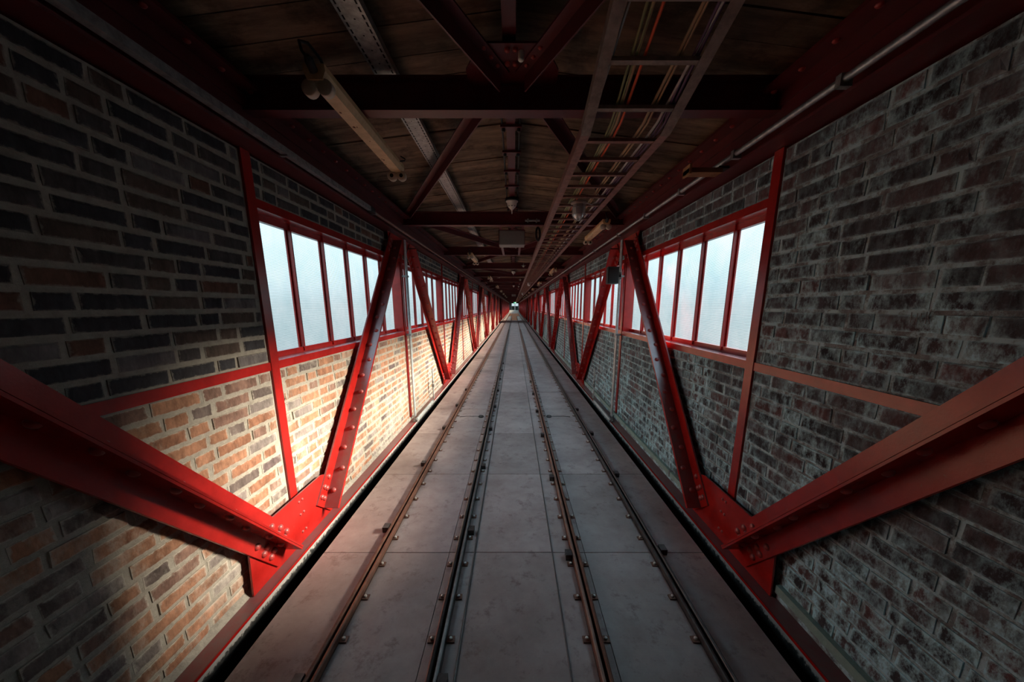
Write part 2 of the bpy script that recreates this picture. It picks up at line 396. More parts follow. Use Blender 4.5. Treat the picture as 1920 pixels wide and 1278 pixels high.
def panel(s, y0, y1, z0, z1, m, mode):
    """one brick infill panel of the steel frame: mortar body with its bricks"""
    H, joint = (.063, .020) if s < 0 else (.069, .014)
    rows = max(1, round((z1 - z0) / .0838))
    mb = MB(); mb.box(X(s, -.115), X(s, -.005), y0, y1, z0, z1)
    wall = struct(mb.build('wall_' + SIDE[s], 'mortar_' + SIDE[s]))
    if mode == 'single':
        for y, z, L in layout(y0, y1, z0, z1, joint, rows, H, random):
            proud = random.uniform(-.001, .004) + (random.uniform(.002, .006) if random.random() < .12 else 0)
            brick_obj(s, L, H, m, wall, y, z, X(s, proud))
    elif mode == 'mass':
        mb = MB(); n = 0
        for y, z, L in layout(y0, y1, z0, z1, joint, rows, H, random):
            vs, fs = brick_mesh(L, H, random); d = X(s, random.uniform(-.001, .004)); q = 1 if s < 0 else -1
            mb.add([(d + q * a, y + q * b, z + c) for a, b, c in vs], fs); n += 1
        me = mb.mesh('brick_courses', m); set_edge(me, n); stuff(link('brick_courses', me, wall))
    return wall
for s in (-1, 1):
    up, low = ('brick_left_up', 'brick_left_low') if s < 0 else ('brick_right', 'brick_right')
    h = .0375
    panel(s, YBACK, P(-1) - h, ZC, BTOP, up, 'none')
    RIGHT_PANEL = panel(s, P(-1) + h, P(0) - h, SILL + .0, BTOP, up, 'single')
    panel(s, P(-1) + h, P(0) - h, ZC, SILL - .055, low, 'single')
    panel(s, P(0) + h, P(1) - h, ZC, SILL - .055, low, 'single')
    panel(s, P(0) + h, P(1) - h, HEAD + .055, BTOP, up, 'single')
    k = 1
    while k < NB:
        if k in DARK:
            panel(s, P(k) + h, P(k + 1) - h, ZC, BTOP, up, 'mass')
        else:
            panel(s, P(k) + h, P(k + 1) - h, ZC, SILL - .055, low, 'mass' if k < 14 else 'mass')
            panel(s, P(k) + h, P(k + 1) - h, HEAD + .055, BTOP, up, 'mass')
        k += 1
# end wall behind the camera and outer shell that keeps daylight to the windows
struct(MB().box(-1.8, 1.8, YBACK - .12, YBACK, -2.1, 1.7).build('wall_back', 'concrete'))

# ------------------------------------------------------------------ floor
FL, FR = -1.355, 1.345
RX = [-.945, -.383, .432, 1.003]
floor_root = struct(MB().box(-1.75, 1.75, YBACK, YEND + .2, -2.25, -2.10).build('floor', 'black'))
RAMP0, RAMP1, ZR = 84.0, YEND, -1.18
def zfl(y): return ZC if y <= RAMP0 else ZC + (ZR - ZC) * (y - RAMP0) / (RAMP1 - RAMP0)
cols = [(FL, -.985), (-.981, -.383 - .08), (-.459, -.283), (-.277, .268), (.274, .50), (.504, 1.035), (1.039, FR)]
seams = [2.13 + 1.156 * i for i in range(-5, 70)]
mass = {}
plate_lib = {}
for i in range(len(seams) - 1):
    a, b = seams[i], seams[i + 1]
    if a > 42.2: break
    for c, (x0, x1) in enumerate(cols):
        lift = 0.002 if c == 3 else 0.0
        if -1.4 < a < 11.5:
            key = c
            if key not in plate_lib:
                plate_lib[key] = MB().box(x0, x1, .003, b - a - .003, ZC - .03, ZC + lift).mesh('floor_plate', 'floor')
            o = link('floor_plate', plate_lib[key], floor_root, (0, a, random.uniform(-.0015, .0015)))
        else:
            mass.setdefault(0, MB()).box(x0, x1, a + .003, b - .003, ZC - .03, ZC + lift)
stuff(mass[0].build('floor_plates', 'floor', floor_root))
mb = MB(); mb.box(FL, -.46, 42.3, 60, ZC - .03, ZC); mb.box(.48, FR, 42.3, 60, ZC - .03, ZC); mb.box(FL, -1.05, 60.05, RAMP0 - 2.5, ZC - .03, ZC); mb.box(1.05, FR, 60.05, RAMP0 - 2.5, ZC - .03, ZC)
stuff(mb.build('pale_plates', 'pale_floor', floor_root))
mb = MB()
for i in range(60):
    y = 42.4 + i * .66
    if y + .6 > RAMP0 - 2.5: break
    wd = .44 if y < 60 else 1.03
    mb.box(-wd, wd, y, y + .64, ZC - .03, ZC + .01)
stuff(mb.build('orange_boards', 'orange_floor', floor_root))
mb = MB(); n_ = 12
for i in range(n_):
    a = RAMP0 - 2.4 + (RAMP1 - RAMP0 + 2.4) * i / n_; b = RAMP0 - 2.4 + (RAMP1 - RAMP0 + 2.4) * (i + 1) / n_ - .12
    mb.hexa([(FL, a, zfl(a) - .05), (FR, a, zfl(a) - .05), (FR, b, zfl(b) - .05), (FL, b, zfl(b) - .05), (FL, a, zfl(a)), (FR, a, zfl(a)), (FR, b, zfl(b)), (FL, b, zfl(b))])
stuff(mb.build('ramp_boards', 'pale_floor', floor_root))
# thin raised edge bars of the middle cover
mb = MB(); mb.tube((-.280, YBACK + .1, ZC + .004), (-.280, 42, ZC + .004), .006, 6)
tag(mb.build('edge_bar', 'rail_dark'), 'thin dark bar on the floor just right of the second rail from the left', 'bar')
mb = MB(); mb.tube((.271, YBACK + .1, ZC + .001), (.271, 42, ZC + .001), .005, 6)
tag(mb.build('edge_bar', 'rail_dark'), 'thin faint bar on the floor just left of the third rail from the left', 'bar')

# rails: two angle bars with a groove, clips with bolts
RLAB = ['rusty brown grooved rail nearest the left wall', 'dark grooved rail second from the left on the floor', 'brown grooved rail third from the left on the floor', 'dark grooved rail nearest the right wall']
clip_me = MB().box(-.02, .02, -.018, .018, 0, .007).mesh('rail_clip', 'rail_rust')
bolt_mb = MB().lathe([(.0095, 0), (.0095, .008), (.007, .011), (0, .011)], (0, 0, .007), (0, 0, 1), 6); bolt_me = bolt_mb.mesh('bolt', 'bolt')
block_me = MB().box(-.022, .022, -.03, .03, 0, .042).mesh('joint_block', 'rail_dark')
for i, x in enumerate(RX):
    r = thing('rail', RLAB[i], 'rail', (x, 0, ZC))
    mat_ = 'rail_rust' if i in (0, 2) else 'rail_dark'
    for q in (-1, 1):
        prof = [(q * .008, .002), (q * .030, .002), (q * .030, .022), (q * .027, .036), (q * .021, .040), (q * .011, .038), (q * .008, .034)]
        if q < 0: prof = prof[::-1]
        MB().extrude(prof, (0, YBACK + .05, 0), (0, 60 if 0 < i < 3 else 81, 0), (1, 0, 0), (0, 0, 1)).build('rail_bar', mat_, r)
    MB().box(-.032, .032, YBACK + .05, 60 if 0 < i < 3 else 81, 0.0005, .004).build('base_strip', 'rail_dark', r)
    sides = {0: (1,), 1: (-1, 1), 2: (-1, 1), 3: (-1,)}[i]
    far = MB(); farb = MB()
    for q in sides:
        y = 0.677
        while y < 26:
            if y < 5.2:
                c = link('rail_clip', clip_me, r, (q * .050, y, .001)); c.rotation_euler[2] = random.uniform(-.1, .1)
                link('bolt', bolt_me, c)
            else:
                far.box(q * .050 - .02, q * .050 + .02, y - .018, y + .018, .001, .008); farb.box(q * .050 - .009, q * .050 + .009, y - .009, y + .009, .008, .018)
            y += .267
    stuff(far.build('rail_clips', 'rail_rust', r)); stuff(farb.build('bolts', 'bolt', r))
    bs = {0: (-1, (1.25, 2.376, 3.49, 4.62, 5.75, 6.9)), 1: (1, (1.25, 2.344, 3.42, 4.58, 5.68, 6.83, 7.95, 9.1, 10.2)), 2: (-1, (.95, 2.08, 3.174, 4.34, 5.41, 6.55, 7.65)), 3: (1, (1.0, 2.13, 3.25, 4.4, 5.5))}[i]
    for y in bs[1]: link('joint_block', block_me, r, (bs[0] * .053, y, .001))
# two lifting loops lying on the floor plates
for x, s_, lb in ((-.60, -1, 'small dark lifting loop with thin rod between the two left rails'), (.63, 1, 'small dark lifting loop with thin rod between the two right rails')):
    t = thing('lifting_loop', lb, 'loop', (x * .93, 5.16, ZC))
    MB().path([(s_ * .30, 0, .006), (s_ * .20, .01, .012), (s_ * .08, .012, .010), (0, 0, .014)], .004, 6).build('rod', 'rubber', t)
    MB().path([(-.035 * s_ + .035 * math.cos(a), .028 * math.sin(a), .012 + .006 * math.sin(a)) for a in [i * math.pi / 8 for i in range(17)]], .009, 6).build('ring', 'rubber', t)
    MB().lathe([(.026, 0), (.026, .012), (.016, .02), (0, .021)], (-.035 * s_, 0, .001), (0, 0, 1), 12).build('boss', 'rail_dark', t)

# ------------------------------------------------------------------ ceiling
ZE, ZRIDGE = 1.285, 1.475
ceil = struct(MB().box(-1.9, 1.9, YBACK - .1, YEND + .3, 1.56, 1.66).build('ceiling', 'outside'))
for s in (-1, 1):
    struct(MB().box(X(s, -.30), X(s, -.115), YBACK - .1, YEND + .3, BTOP - .02, 1.57).build('light_seal_top_' + ('1' if s < 0 else '2'), 'outside'))  # outer box added behind the top chord to stop daylight leaking in
    struct(MB().box(X(s, -.30), X(s, -.0), YBACK - .1, YEND + .3, -2.2, ZC - .016).build('light_seal_base_' + SIDE[s], 'black'))  # outer box added below the wall to stop daylight leaking in
pl_lib = {}
massp = MB(); y = -3.2
while y < YEND:
    wv = random.choice((.20, .22, .235))
    for s in (-1, 1):
        dz = random.uniform(-.004, .004); th = .025
        xe, xr = X(s, -.11), s * .002 - .02
        gap = random.choice((.002, .004, .009, .012))
        z0, z1 = ZE + dz, ZRIDGE + dz + random.uniform(-.004, .004)
        tw = random.uniform(-.004, .004)
        c = [(xe, gap, z0), (xr, gap, z1), (xr, wv, z1 + tw), (xe, wv, z0 + tw)]
        if s > 0: c = [c[1], c[0], c[3], c[2]]
        c = c + [(p[0], p[1], p[2] + th) for p in c]
        if -.6 < y < 13: link('ceiling_plank', MB().hexa(c).mesh('ceiling_plank', 'plank'), ceil, (0, y, 0))
        else: massp.hexa([(p[0], p[1] + y, p[2]) for p in c])
    y += wv
stuff(massp.build('ceiling_planks', 'plank', ceil))

# ------------------------------------------------------------------ windows
def window(s, k, no):
    y0, y1 = P(k) + .0375, P(k + 1) - .0375
    L = y1 - y0; n = 6
    fr = MB()
    xg0, xg1 = X(s, -.135), X(s, -.100)
    jx0, jx1 = X(s, -.135), X(s, -.004)
    fr.box(jx0, jx1, 0, .020, SILL, HEAD); fr.box(jx0, jx1, L - .020, L, SILL, HEAD)
    fr.box(xg0, xg1, .020, L - .020, SILL, SILL + .042); fr.box(xg0, xg1, .020, L - .020, HEAD - .042, HEAD)
    o = struct(fr.build('window_%d' % no, 'red')); o.location = (0, y0, 0)
    pw = (L - .04) / n
    if k < 4:
        for i in range(1, n):
            c = .02 + pw * i
            MB().box(X(s, -.118), X(s, -.088), c - .006, c + .006, SILL + .01, HEAD).box(X(s, -.129), X(s, -.118), c - .021, c + .021, SILL + .042, HEAD - .042).build('mullion', 'red', o)
        for i in range(n):
            c0 = .02 + pw * i; MB().box(X(s, -.1345), X(s, -.1295), c0 + .002, c0 + pw - .002, SILL + .030, HEAD - .030).build('pane', 'glass', o)
    else:
        a, b = MB(), MB()
        for i in range(1, n):
            c = .02 + pw * i; a.box(X(s, -.129), X(s, -.105), c - .015, c + .015, SILL + .01, HEAD)
        b.box(X(s, -.1345), X(s, -.1295), .015, L - .015, SILL + .030, HEAD - .030)
        stuff(a.build('mullions', 'red', o)); stuff(b.build('glazing', 'glass', o))
    return o
no = 1
for k in range(NB):
    if k in DARK: continue
    for s in (-1, 1):
        window(s, k, no); no += 1

SCRATCH = [((1.3863, -0.024), (1.3832, -0.0659)), ((1.3653, -0.0277), (1.363, -0.065)), ((1.3528, -0.0275), (1.3509, -0.0623)), ((1.3348, -0.0211), (1.3321, -0.0676)), ((1.3233, -0.0189), (1.329, -0.0411)), ((1.329, -0.0411), (1.3185, -0.0669))]
M['scratch'] = simple('pale_scratch', (0.30, 0.30, 0.30), 0.9, bmp=0)

# ------------------------------------------------------------------ steel frame of the walls
for s in (-1, 1):
    sd = SIDE[s]
    t = thing('sill_rail', 'long red steel rail under the windows of the %s wall' % sd, 'rail')
    MB().box(X(s, -.10), X(s, .006), P(-1), YEND, SILL - .055, SILL).build('rail_face', 'red', t)
    t = thing('head_rail', 'long red steel rail above the windows of the %s wall' % sd, 'rail')
    MB().box(X(s, -.14), X(s, .005), P(0), YEND, HEAD, HEAD + .055).build('rail_face', 'red', t)
    post = None
    for k in range(0, NB + 1):
        gname = 'steel posts of the %s wall' % sd
        lb = 'narrow red steel post in the %s wall, %s from the camera' % (sd, ORD[k])
        if post is None:
            post = thing('wall_post', lb, 'post', (0, P(0), 0), gname)
            MB().box(X(s, .002), X(s, .011), -.0375, .0375, ZC, BTOP + .01).build('flange', 'red', post)
            MB().box(X(s, -.115), X(s, .002), -.036, .036, ZC, BTOP + .01).build('web', 'red', post)
        else: dup(post, PB * k, lb)
    # bottom chord
    t = thing('bottom_chord', 'dusty red bottom girder along the foot of the %s wall' % sd, 'girder')
    MB().box(X(s, .002), X(s, .118), YBACK, YEND, ZC - .015, ZC).build('top_plate', 'chord', t)
    MB().box(X(s, .1185), X(s, .124), YBACK, YEND, ZC - .016, ZC + .003).build('lip', 'red', t)
    MB().box(X(s, .02), X(s, .121), YBACK, YEND, ZC - .36, ZC - .0165).build('side_web', 'flaky', t)
    if s < 0:
        fm = MB()
        y_ = 1.0; 
        fm.extrude([(0, 0), (.028, 0), (0, .034)], (X(s, 0), YBACK, ZC), (X(s, 0), YEND, ZC), (-s, 0, 0), (0, 0, 1)); 
        fm.build('mortar_fillet', 'fillet', t)
    # top chord
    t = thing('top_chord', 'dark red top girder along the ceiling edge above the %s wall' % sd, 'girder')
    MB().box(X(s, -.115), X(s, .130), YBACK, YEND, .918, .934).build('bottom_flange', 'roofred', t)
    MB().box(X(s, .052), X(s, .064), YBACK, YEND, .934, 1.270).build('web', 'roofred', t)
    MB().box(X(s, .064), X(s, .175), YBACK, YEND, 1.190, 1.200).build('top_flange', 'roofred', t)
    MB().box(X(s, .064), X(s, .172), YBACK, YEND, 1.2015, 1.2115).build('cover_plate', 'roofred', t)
    MB().box(X(s, .064), X(s, .076), YBACK, YEND, 1.12, 1.190).build('flange_leg', 'roofred', t)
    rm = MB(); y = .7
    while y < 26: rm.dome((X(s, .122), y, 1.1895), (0, 0, -1), .016, 8); y += .19
    stuff(rm.build('rivet_row', 'rivet', t))

# ------------------------------------------------------------------ truss diagonals
riv_cache = {}
def rivet(parent, loc, ax, r=.022):
    key = (tuple(round(a, 2) for a in ax), r)
    if key not in riv_cache: riv_cache[key] = MB().dome((0, 0, 0), ax, r, 10).mesh('rivet', 'rivet')
    return link('rivet', riv_cache[key], parent, loc)
def diagonal(s, A, B, label, single, group=None):
    """two riveted angle bars back to back; A and B are (y, z) ends of the stem line"""
    A3 = Vector((0, 0, A[1])); B3 = Vector((0, B[0] - A[0], B[1]))
    ax = (B3 - A3).normalized(); p = Vector((0, -ax.z, ax.y))
    if p.z < 0: p = -p
    t = thing('truss_diagonal', label, 'diagonal', (0, A[0], 0), group)
    inn = Vector((-s, 0, 0))
    for q in (1, -1):
        prof = [(.050, q * .001), (.176, q * .001), (.176, q * .0125), (.0635, q * .0125), (.0625, q * .118), (.050, q * .120)]
        if q < 0: prof = prof[::-1]
        e0, e1 = (A3, B3)
        MB().extrude(prof, (X(s, 0), 0, e0.z) if 0 else Vector((X(s, 0), e0.y, e0.z)), Vector((X(s, 0), e1.y, e1.z)), inn, p).build('angle_bar', 'red', t)
    Ln = (B3 - A3).length; mass = MB(); n = 0
    locs = []
    d = .14
    while d < Ln - .1:
        c = A3 + ax * d; xo = X(s, .118 + (.014 if n % 2 else -.014)); n += 1
        for q in (1, -1): locs.append((Vector((xo, c.y, c.z)) + p * q * .0125, p * q))
        d += .185
    for base, sg in ((A3, 1), (B3, -1)):
        for q in (1, -1):
            for a_, b_ in ((.07, .045), (.07, .085), (.15, .045), (.15, .085), (.24, .065)):
                c = base + ax * sg * (a_ + (.05 if q < 0 else 0)) + p * q * b_
                locs.append((Vector((X(s, .0625), c.y, c.z)), inn))
    for l, a_ in locs:
        if single: rivet(t, l, a_)
        else: mass.dome(l, a_, .021, 6)
    if not single: stuff(mass.build('rivet_row', 'rivet', t))
    return t
def gusset(s, y, pts, z0, label, rv, group=None):
    t = thing('gusset_plate', label, 'plate', (0, y, 0), group)
    pl = MB(); x0, x1 = X(s, .038), X(s, .0495); n = len(pts)
    vs = [(x0, a, b) for a, b in pts] + [(x1, a, b) for a, b in pts]
    pl.add(vs, [tuple(range(n)), tuple(range(2 * n - 1, n - 1, -1))] + [(i, n + i, n + (i + 1) % n, (i + 1) % n) for i in range(n)])
    pl.build('plate', 'red', t)
    for a, b in rv: rivet(t, (X(s, .0495), a, b), (-s, 0, 0), .011)
    return t
GB = [(-.52, ZC + .002), (.52, ZC + .002), (.50, -1.42), (.28, -1.345), (-.28, -1.345), (-.50, -1.42)]
GT = [(-.46, .70), (.46, .70), (.60, .916), (-.60, .916)]
GRV = [(-.018, -1.40), (.022, -1.40), (-.018, -1.50), (.022, -1.50), (-.018, -1.64), (.022, -1.64)]
for s in (-1, 1):
    sd = SIDE[s]
    diagonal(s, (2.05, -1.615), (.09, .815), 'big red riveted diagonal rising towards the camera beside the %s wall, closest of all' % sd, True, 'riveted diagonals along the %s wall, towards' % sd)
    diagonal(s, (2.53, -1.625), (4.67, .825), 'red riveted diagonal leaning away, in front of the first window of the %s wall' % sd, True, 'riveted diagonals along the %s wall, away' % sd)
    gusset(s, P(0), GB, ZC, 'red gusset plate at the foot of the nearest two diagonals, %s side' % sd, GRV, 'gusset plates along the %s wall, foot' % sd)
    gusset(s, P(1), GT, 0, 'dark red gusset plate at the head of the first diagonal pair, %s side' % sd, [], 'gusset plates along the %s wall, head' % sd)
    pa = pb = ga = gb = None
    m = 1
    while P(2 * m) < YEND + .1:
        yt, yb = P(2 * m - 1), P(2 * m)
        gr = 'riveted diagonals along the %s wall' % sd; gg = 'gusset plates along the %s wall' % sd
        la = 'red riveted diagonal leaning towards the camera, %s such along the %s wall' % (ORD[m], sd)
        lb = 'red riveted diagonal leaning away, %s such along the %s wall' % (ORD[m], sd)
        if pa is None:
            pa = diagonal(s, (yt + .19, .825), (yb - .36, -1.625), la, False, gr + ', towards'); pb = diagonal(s, (yb + .25, -1.625), (yb + PB - .43, .825), lb, False, gr + ', away')
            ga = gusset(s, yb, GB, ZC, 'red gusset plate at the foot of the second diagonal pair, %s side' % sd, GRV, gg + ', foot')
            gb = gusset(s, yb + PB, GT, 0, 'dark red gusset plate at the head of the second diagonal pair, %s side' % sd, [], gg + ', head')
        else:
            dy = 2 * PB * (m - 1)
            dup(pa, dy, la); 
            if P(2 * m + 1) < YEND + .1: dup(pb, dy, lb)
            dup(ga, dy, 'red gusset plate at the foot of the %s diagonal pair, %s side' % (ORD[m], sd))
            if P(2 * m + 1) < YEND + .1: dup(gb, dy, 'dark red gusset plate at the head of the %s diagonal pair, %s side' % (ORD[m], sd))
        m += 1

# ------------------------------------------------------------------ roof steel
ZB = 1.10
beam = None
for k in range(0, NB):
    lb = 'dark red steel cross beam under the ceiling, %s from the camera' % ORD[k]
    if beam is None:
        beam = thing('cross_beam', lb, 'beam', (0, P(0), 0), 'cross beams under the ceiling')
        x0, x1 = X(-1, .066), X(1, .066)
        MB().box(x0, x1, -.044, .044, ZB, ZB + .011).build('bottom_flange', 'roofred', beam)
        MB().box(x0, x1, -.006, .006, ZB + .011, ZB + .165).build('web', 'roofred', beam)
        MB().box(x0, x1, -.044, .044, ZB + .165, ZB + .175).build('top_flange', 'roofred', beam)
    else: dup(beam, PB * k, lb)
def brace(a, b, label, group=None):
    a, b = Vector((a[0], a[1], 1.235)), Vector((b[0], b[1], 1.235)); d = (b - a).normalized(); sdv = Vector((-d.y, d.x, 0))
    t = thing('roof_brace', label, 'brace', (0, 0, 0), group)
    MB().extrude([(-.06, 0), (-.004, 0), (-.004, -.075), (.004, -.075), (.004, 0), (.06, 0), (.06, .009), (-.06, .009)], a, b, sdv, (0, 0, 1)).build('tee_bar', 'roofred', t)
    rm = MB()
    for q in (-.035, .035):
        for e_, sg in ((a, 1), (b, -1)):
            for i in range(3): rm.dome(e_ + d * sg * (.08 + .07 * i) + sdv * q, (0, 0, -1), .013, 6)
    stuff(rm.build('rivet_row', 'rivet', t)); return t
for k in range(-1, 12):
    for s in (-1, 1):
        lb = 'slanting dark red roof brace on the %s, in the %s ceiling bay' % (SIDE[s], 'nearest' if k < 0 else ORD[k + 1])
        gr = 'roof braces, ' + SIDE[s]
        if k % 2: brace((X(s, .22), P(k) + .12), (s * .07 - .01, P(k + 1) - .10), lb, gr)
        else: brace((s * .155 - .01, P(k) + .10), (X(s, .22), P(k + 1) - .16), lb, gr)
def node_plate(y, label, group=None):
    t = thing('brace_node_plate', label, 'plate', (-.01, y, 0), group)
    n = 6; pts = [(-.155, -.325), (.155, -.325), (.25, -.13), (.25, .06), (-.25, .06), (-.25, -.13)]
    vs = [(a, b, 1.245) for a, b in pts] + [(a, b, 1.255) for a, b in pts]
    MB().add(vs, [tuple(range(n - 1, -1, -1)), tuple(range(n, 2 * n))] + [(i, (i + 1) % n, n + (i + 1) % n, n + i) for i in range(n)]).build('plate', 'roofred', t)
    for a, b in ((-.025, -.29), (.015, -.29), (-.025, -.19), (.015, -.19)):
        MB().lathe([(.014, 0), (.014, .012), (0, .014)], (a, b, 1.245), (0, 0, -1), 6).build('bolt', 'rivet', t)
    MB().lathe([(.014, 0), (.016, .02), (.016, .036), (.010, .042), (0, .043)], (.045, -.27, 1.245), (0, 0, -1), 12).build('white_cap', 'white', t)
    return t
np_ = node_plate(P(0), 'dark red plate with bolts where the two nearest roof braces meet')
for j, k in enumerate((2, 4)): dup(np_, PB * k, 'dark red bolted plate at the middle of the %s cross beam' % ORD[k])
# ridge purlin
t = thing('ridge_purlin', 'dull red bar with clamp plates along the middle of the ceiling', 'purlin')
MB().box(-.058, .008, -3.0, 60, 1.285, 1.30).build('flat_bar', 'roofred', t)
MB().box(-.031, -.019, -3.0, 60, 1.30, 1.44).build('web', 'roofred', t)
for x in (-.088, .040): MB().tube((x, P(0) + .05, 1.300), (x, 30, 1.300), .008, 6).build('tie_rod', 'rubber', t)
cp = MB().box(-.10, .055, -.028, .028, 1.268, 1.284).mesh('clamp_plate', 'roofred')
cb = MB(); [cb.lathe([(.014, 0), (.014, .018), (0, .02)], (x, 0, 1.268), (0, 0, -1), 6) for x in (-.078, .034)]; cbm = cb.mesh('bolts', 'rubber')
far = MB(); y = P(0) + .12; k = 0
while y < 24:
    fr_ = ((y - P(0)) % PB)
    if y < 11:
        c = link('clamp_plate', cp, t, (0, y, 0)); link('bolts', cbm, c)['kind'] = 'stuff'
    else: far.box(-.10, .055, y - .028, y + .028, 1.268, 1.284)
    y += .42
stuff(far.build('clamp_plates', 'roofred', t))

# ------------------------------------------------------------------ services under the ceiling
# perforated channel on the left
t = thing('perforated_channel', 'pale perforated metal cable channel along the left of the ceiling', 'cable channel')
MB().box(-.805, -.685, -2.5, 62, 1.312, 1.316).build('base_sheet', 'galv', t)
MB().box(-.685, -.682, -2.5, 62, 1.312, 1.352).build('side_sheet', 'galv', t); MB().box(-.808, -.805, -2.5, 62, 1.312, 1.352).build('side_sheet', 'galv', t)
h_ = MB(); y = .7
while y < 9:
    for x in (-.792, -.698): h_.box(x - .004, x + .004, y, y + .026, 1.3108, 1.3121)
    y += .042
y = .7
while y < 9:
    h_.lathe([(.005, 0), (0, .0005)], (-.745, y, 1.3119), (0, 0, -1), 6); y += .10
stuff(h_.build('slots', 'hole', t))
# cable ladder on the right
TX0, TX1, TZ = .392, .912, .982
def tray(y0, z0, y1, z1, label, m, pitch, ind):
    t = thing('cable_ladder', label, 'cable tray')
    for x, q in ((TX0, 1), (TX1, -1)):
        MB().extrude([(0, 0), (q * .055, 0), (q * .055, .004), (q * .004, .004), (q * .004, .056), (q * .016, .056), (q * .016, .060), (0, .060)][::q], (x, y0, z0), (x, y1, z1), (1, 0, 0), (0, 0, 1)).build('side_rail', m, t)
    if y1 > 50:
        hg = MB()
        for k in range(0, 12):
            for x in (TX0 + .02, TX1 - .02): hg.tube((x, P(k) + .03, TZ + .06), (x, P(k) + .03, ZB), .005, 6)
        stuff(hg.build('hanger_rods', 'rubber', t))
    n = int((y1 - y0) / pitch); far = MB()
    for i in range(n):
        y = y0 + .12 + i * pitch; z = z0 + (z1 - z0) * (y - y0) / (y1 - y0)
        if i < ind: MB().box(TX0 + .005, TX1 - .005, y - .016, y + .016, z + .008, z + .026).build('rung', m, t)
        else: far.box(TX0 + .005, TX1 - .005, y - .016, y + .016, z + .008, z + .026)
    if n > ind: stuff(far.build('rungs', m, t))
tray(1.50, 1.219, 2.25, .977, 'short grey cable ladder section sloping up towards the camera at top right', 'tray', .238, 9)
tray(2.24, TZ, 90, TZ, 'long rusty cable ladder running down the right half of the ceiling', 'tray_far', .276, 38)
cabs = [('teal', .462, .005), ('white', .488, .006), ('olive', .612, .007), ('olive', .630, .006), ('tan', .648, .008), ('orange', .676, .008), ('tan', .820, .009), ('tan', .842, .007), ('white', .905, .008), ('violet', .925, .007), ('violet', .955, .009)]
cn = {'teal': 'thin teal cable at the left edge of the cable ladder', 'orange': 'bright orange cable lying in the middle of the cable ladder'}
lab_c = ['thin teal cable at the left edge of the cable ladder', 'thin white cable near the left rail of the cable ladder', 'olive cable, left of the olive pair in the cable ladder', 'olive cable, right of the olive pair in the cable ladder', 'tan cable just left of the orange cable in the ladder', 'bright orange cable lying in the middle of the cable ladder',
         'thick tan cable, left of the tan pair right of the orange one', 'thin tan cable, right of the tan pair right of the orange one', 'white cable in the right part of the cable ladder', 'thin dark violet cable beside the white cable on the right', 'thick dark violet cable nearest the right rail of the ladder']
for (cname, x, r), lb in zip(cabs, lab_c):
    x *= .907; r *= .95; pts = []; y = 1.46; ph = random.uniform(0, 6)
    while y < 14:
        zt = 1.219 + (.977 - 1.219) * (y - 1.50) / .75 if y < 2.25 else TZ
        pts.append((x + .003 * math.sin(y * 1.7 + ph) + (.05 * (2.25 - y) * math.sin(ph) if y < 2.25 else 0), y, zt + .028 + r + .006 * math.sin(y * 10.5 + ph) ** 2)); y += .15
    pts += [(x, 16, TZ + .03 + r), (x, 60, TZ + .03 + r)]
    tag(MB().path(pts, r, 6).build('cable', 'cable_' + cname), lb, 'cable')

# tube light fixtures without tubes
def tube_light(x, y, label, group=None, z=1.052):
    t = thing('tube_light', label, 'lamp', (x, y, z), group)
    prof = [(-.052, .012), (-.036, -.022), (.036, -.022), (.052, .012), (.050, .040), (-.050, .040)][::-1]
    MB().extrude(prof, (0, 0, 0), (0, 1.16, 0), (1, 0, 0), (0, 0, 1)).build('lamp_body', 'lamp', t)
    for yy, sg in ((.02, 1), (1.14, -1)):
        hd = MB()
        for q in (-.037, .037):
            hd.lathe([(.0, -.012), (.034, -.012), (.036, -.006), (.036, .022), (.026, .026), (0, .026)], (q, yy, -.048), (0, sg, 0), 16)
        hd.box(-.016, .016, yy - .010, yy + .014, -.050, -.015)
        hd.box(-.037, .037, yy - .008, yy + .010, -.040, -.024)
        hd.build('lamp_holder', 'lamp_cap', t)
    sk = MB()
    for q in (-.037, .037): sk.lathe([(.015, 0), (0, .001)], (q, 1.14 - .0265, -.048), (0, -1, 0), 10)
    sk.build('socket_hole', 'hole', t)
    MB().path([(0, -.03, .03), (-.02, -.05, .06), (-.03, -.045, .10), (-.015, .0, .12), (.01, .05, .09), (.02, .09, .045)], .007, 6).build('supply_cable', 'rubber', t)
    MB().lathe([(.020, 0), (.020, .045), (.012, .06)], (0, .0, .01), (0, -.8, .5), 10).build('cable_gland', 'rubber', t)
    MB().path([(.045, 1.06, .03), (.075, 1.10, .05), (.070, 1.14, .075), (.04, 1.12, .09)], .005, 6).build('hook', 'rubber', t)
    rs = MB()
    for i in range(7):
        px, py, pr = random.uniform(-.03, .03), random.uniform(.2, 1.05), random.uniform(.004, .014)
        rs.add([(px + pr * math.cos(a) * random.uniform(.6, 1), py + pr * 1.2 * math.sin(a), -.0226) for a in [q * math.pi / 4 for q in range(8)]], [tuple(range(7, -1, -1))])
    stuff(rs.build('rust_spots', 'rustspot', t))
    return t
tl = tube_light(-.925, 1.83, 'long cream tube light without tubes, hanging nearest at upper left', 'tube lights on the left of the ceiling')
for j in range(1, 8):
    dup(tl, 2 * PB * j, 'cream tube light without tubes, %s along the left of the ceiling' % ORD[j])
tr_ = tube_light(1.19, 4.70, 'cream tube light without tubes, nearest on the right of the ceiling', 'tube lights on the right of the ceiling')
for j in range(1, 8):
    dup(tr_, 2 * PB * j, 'cream tube light without tubes, %s along the right of the ceiling' % ORD[j])
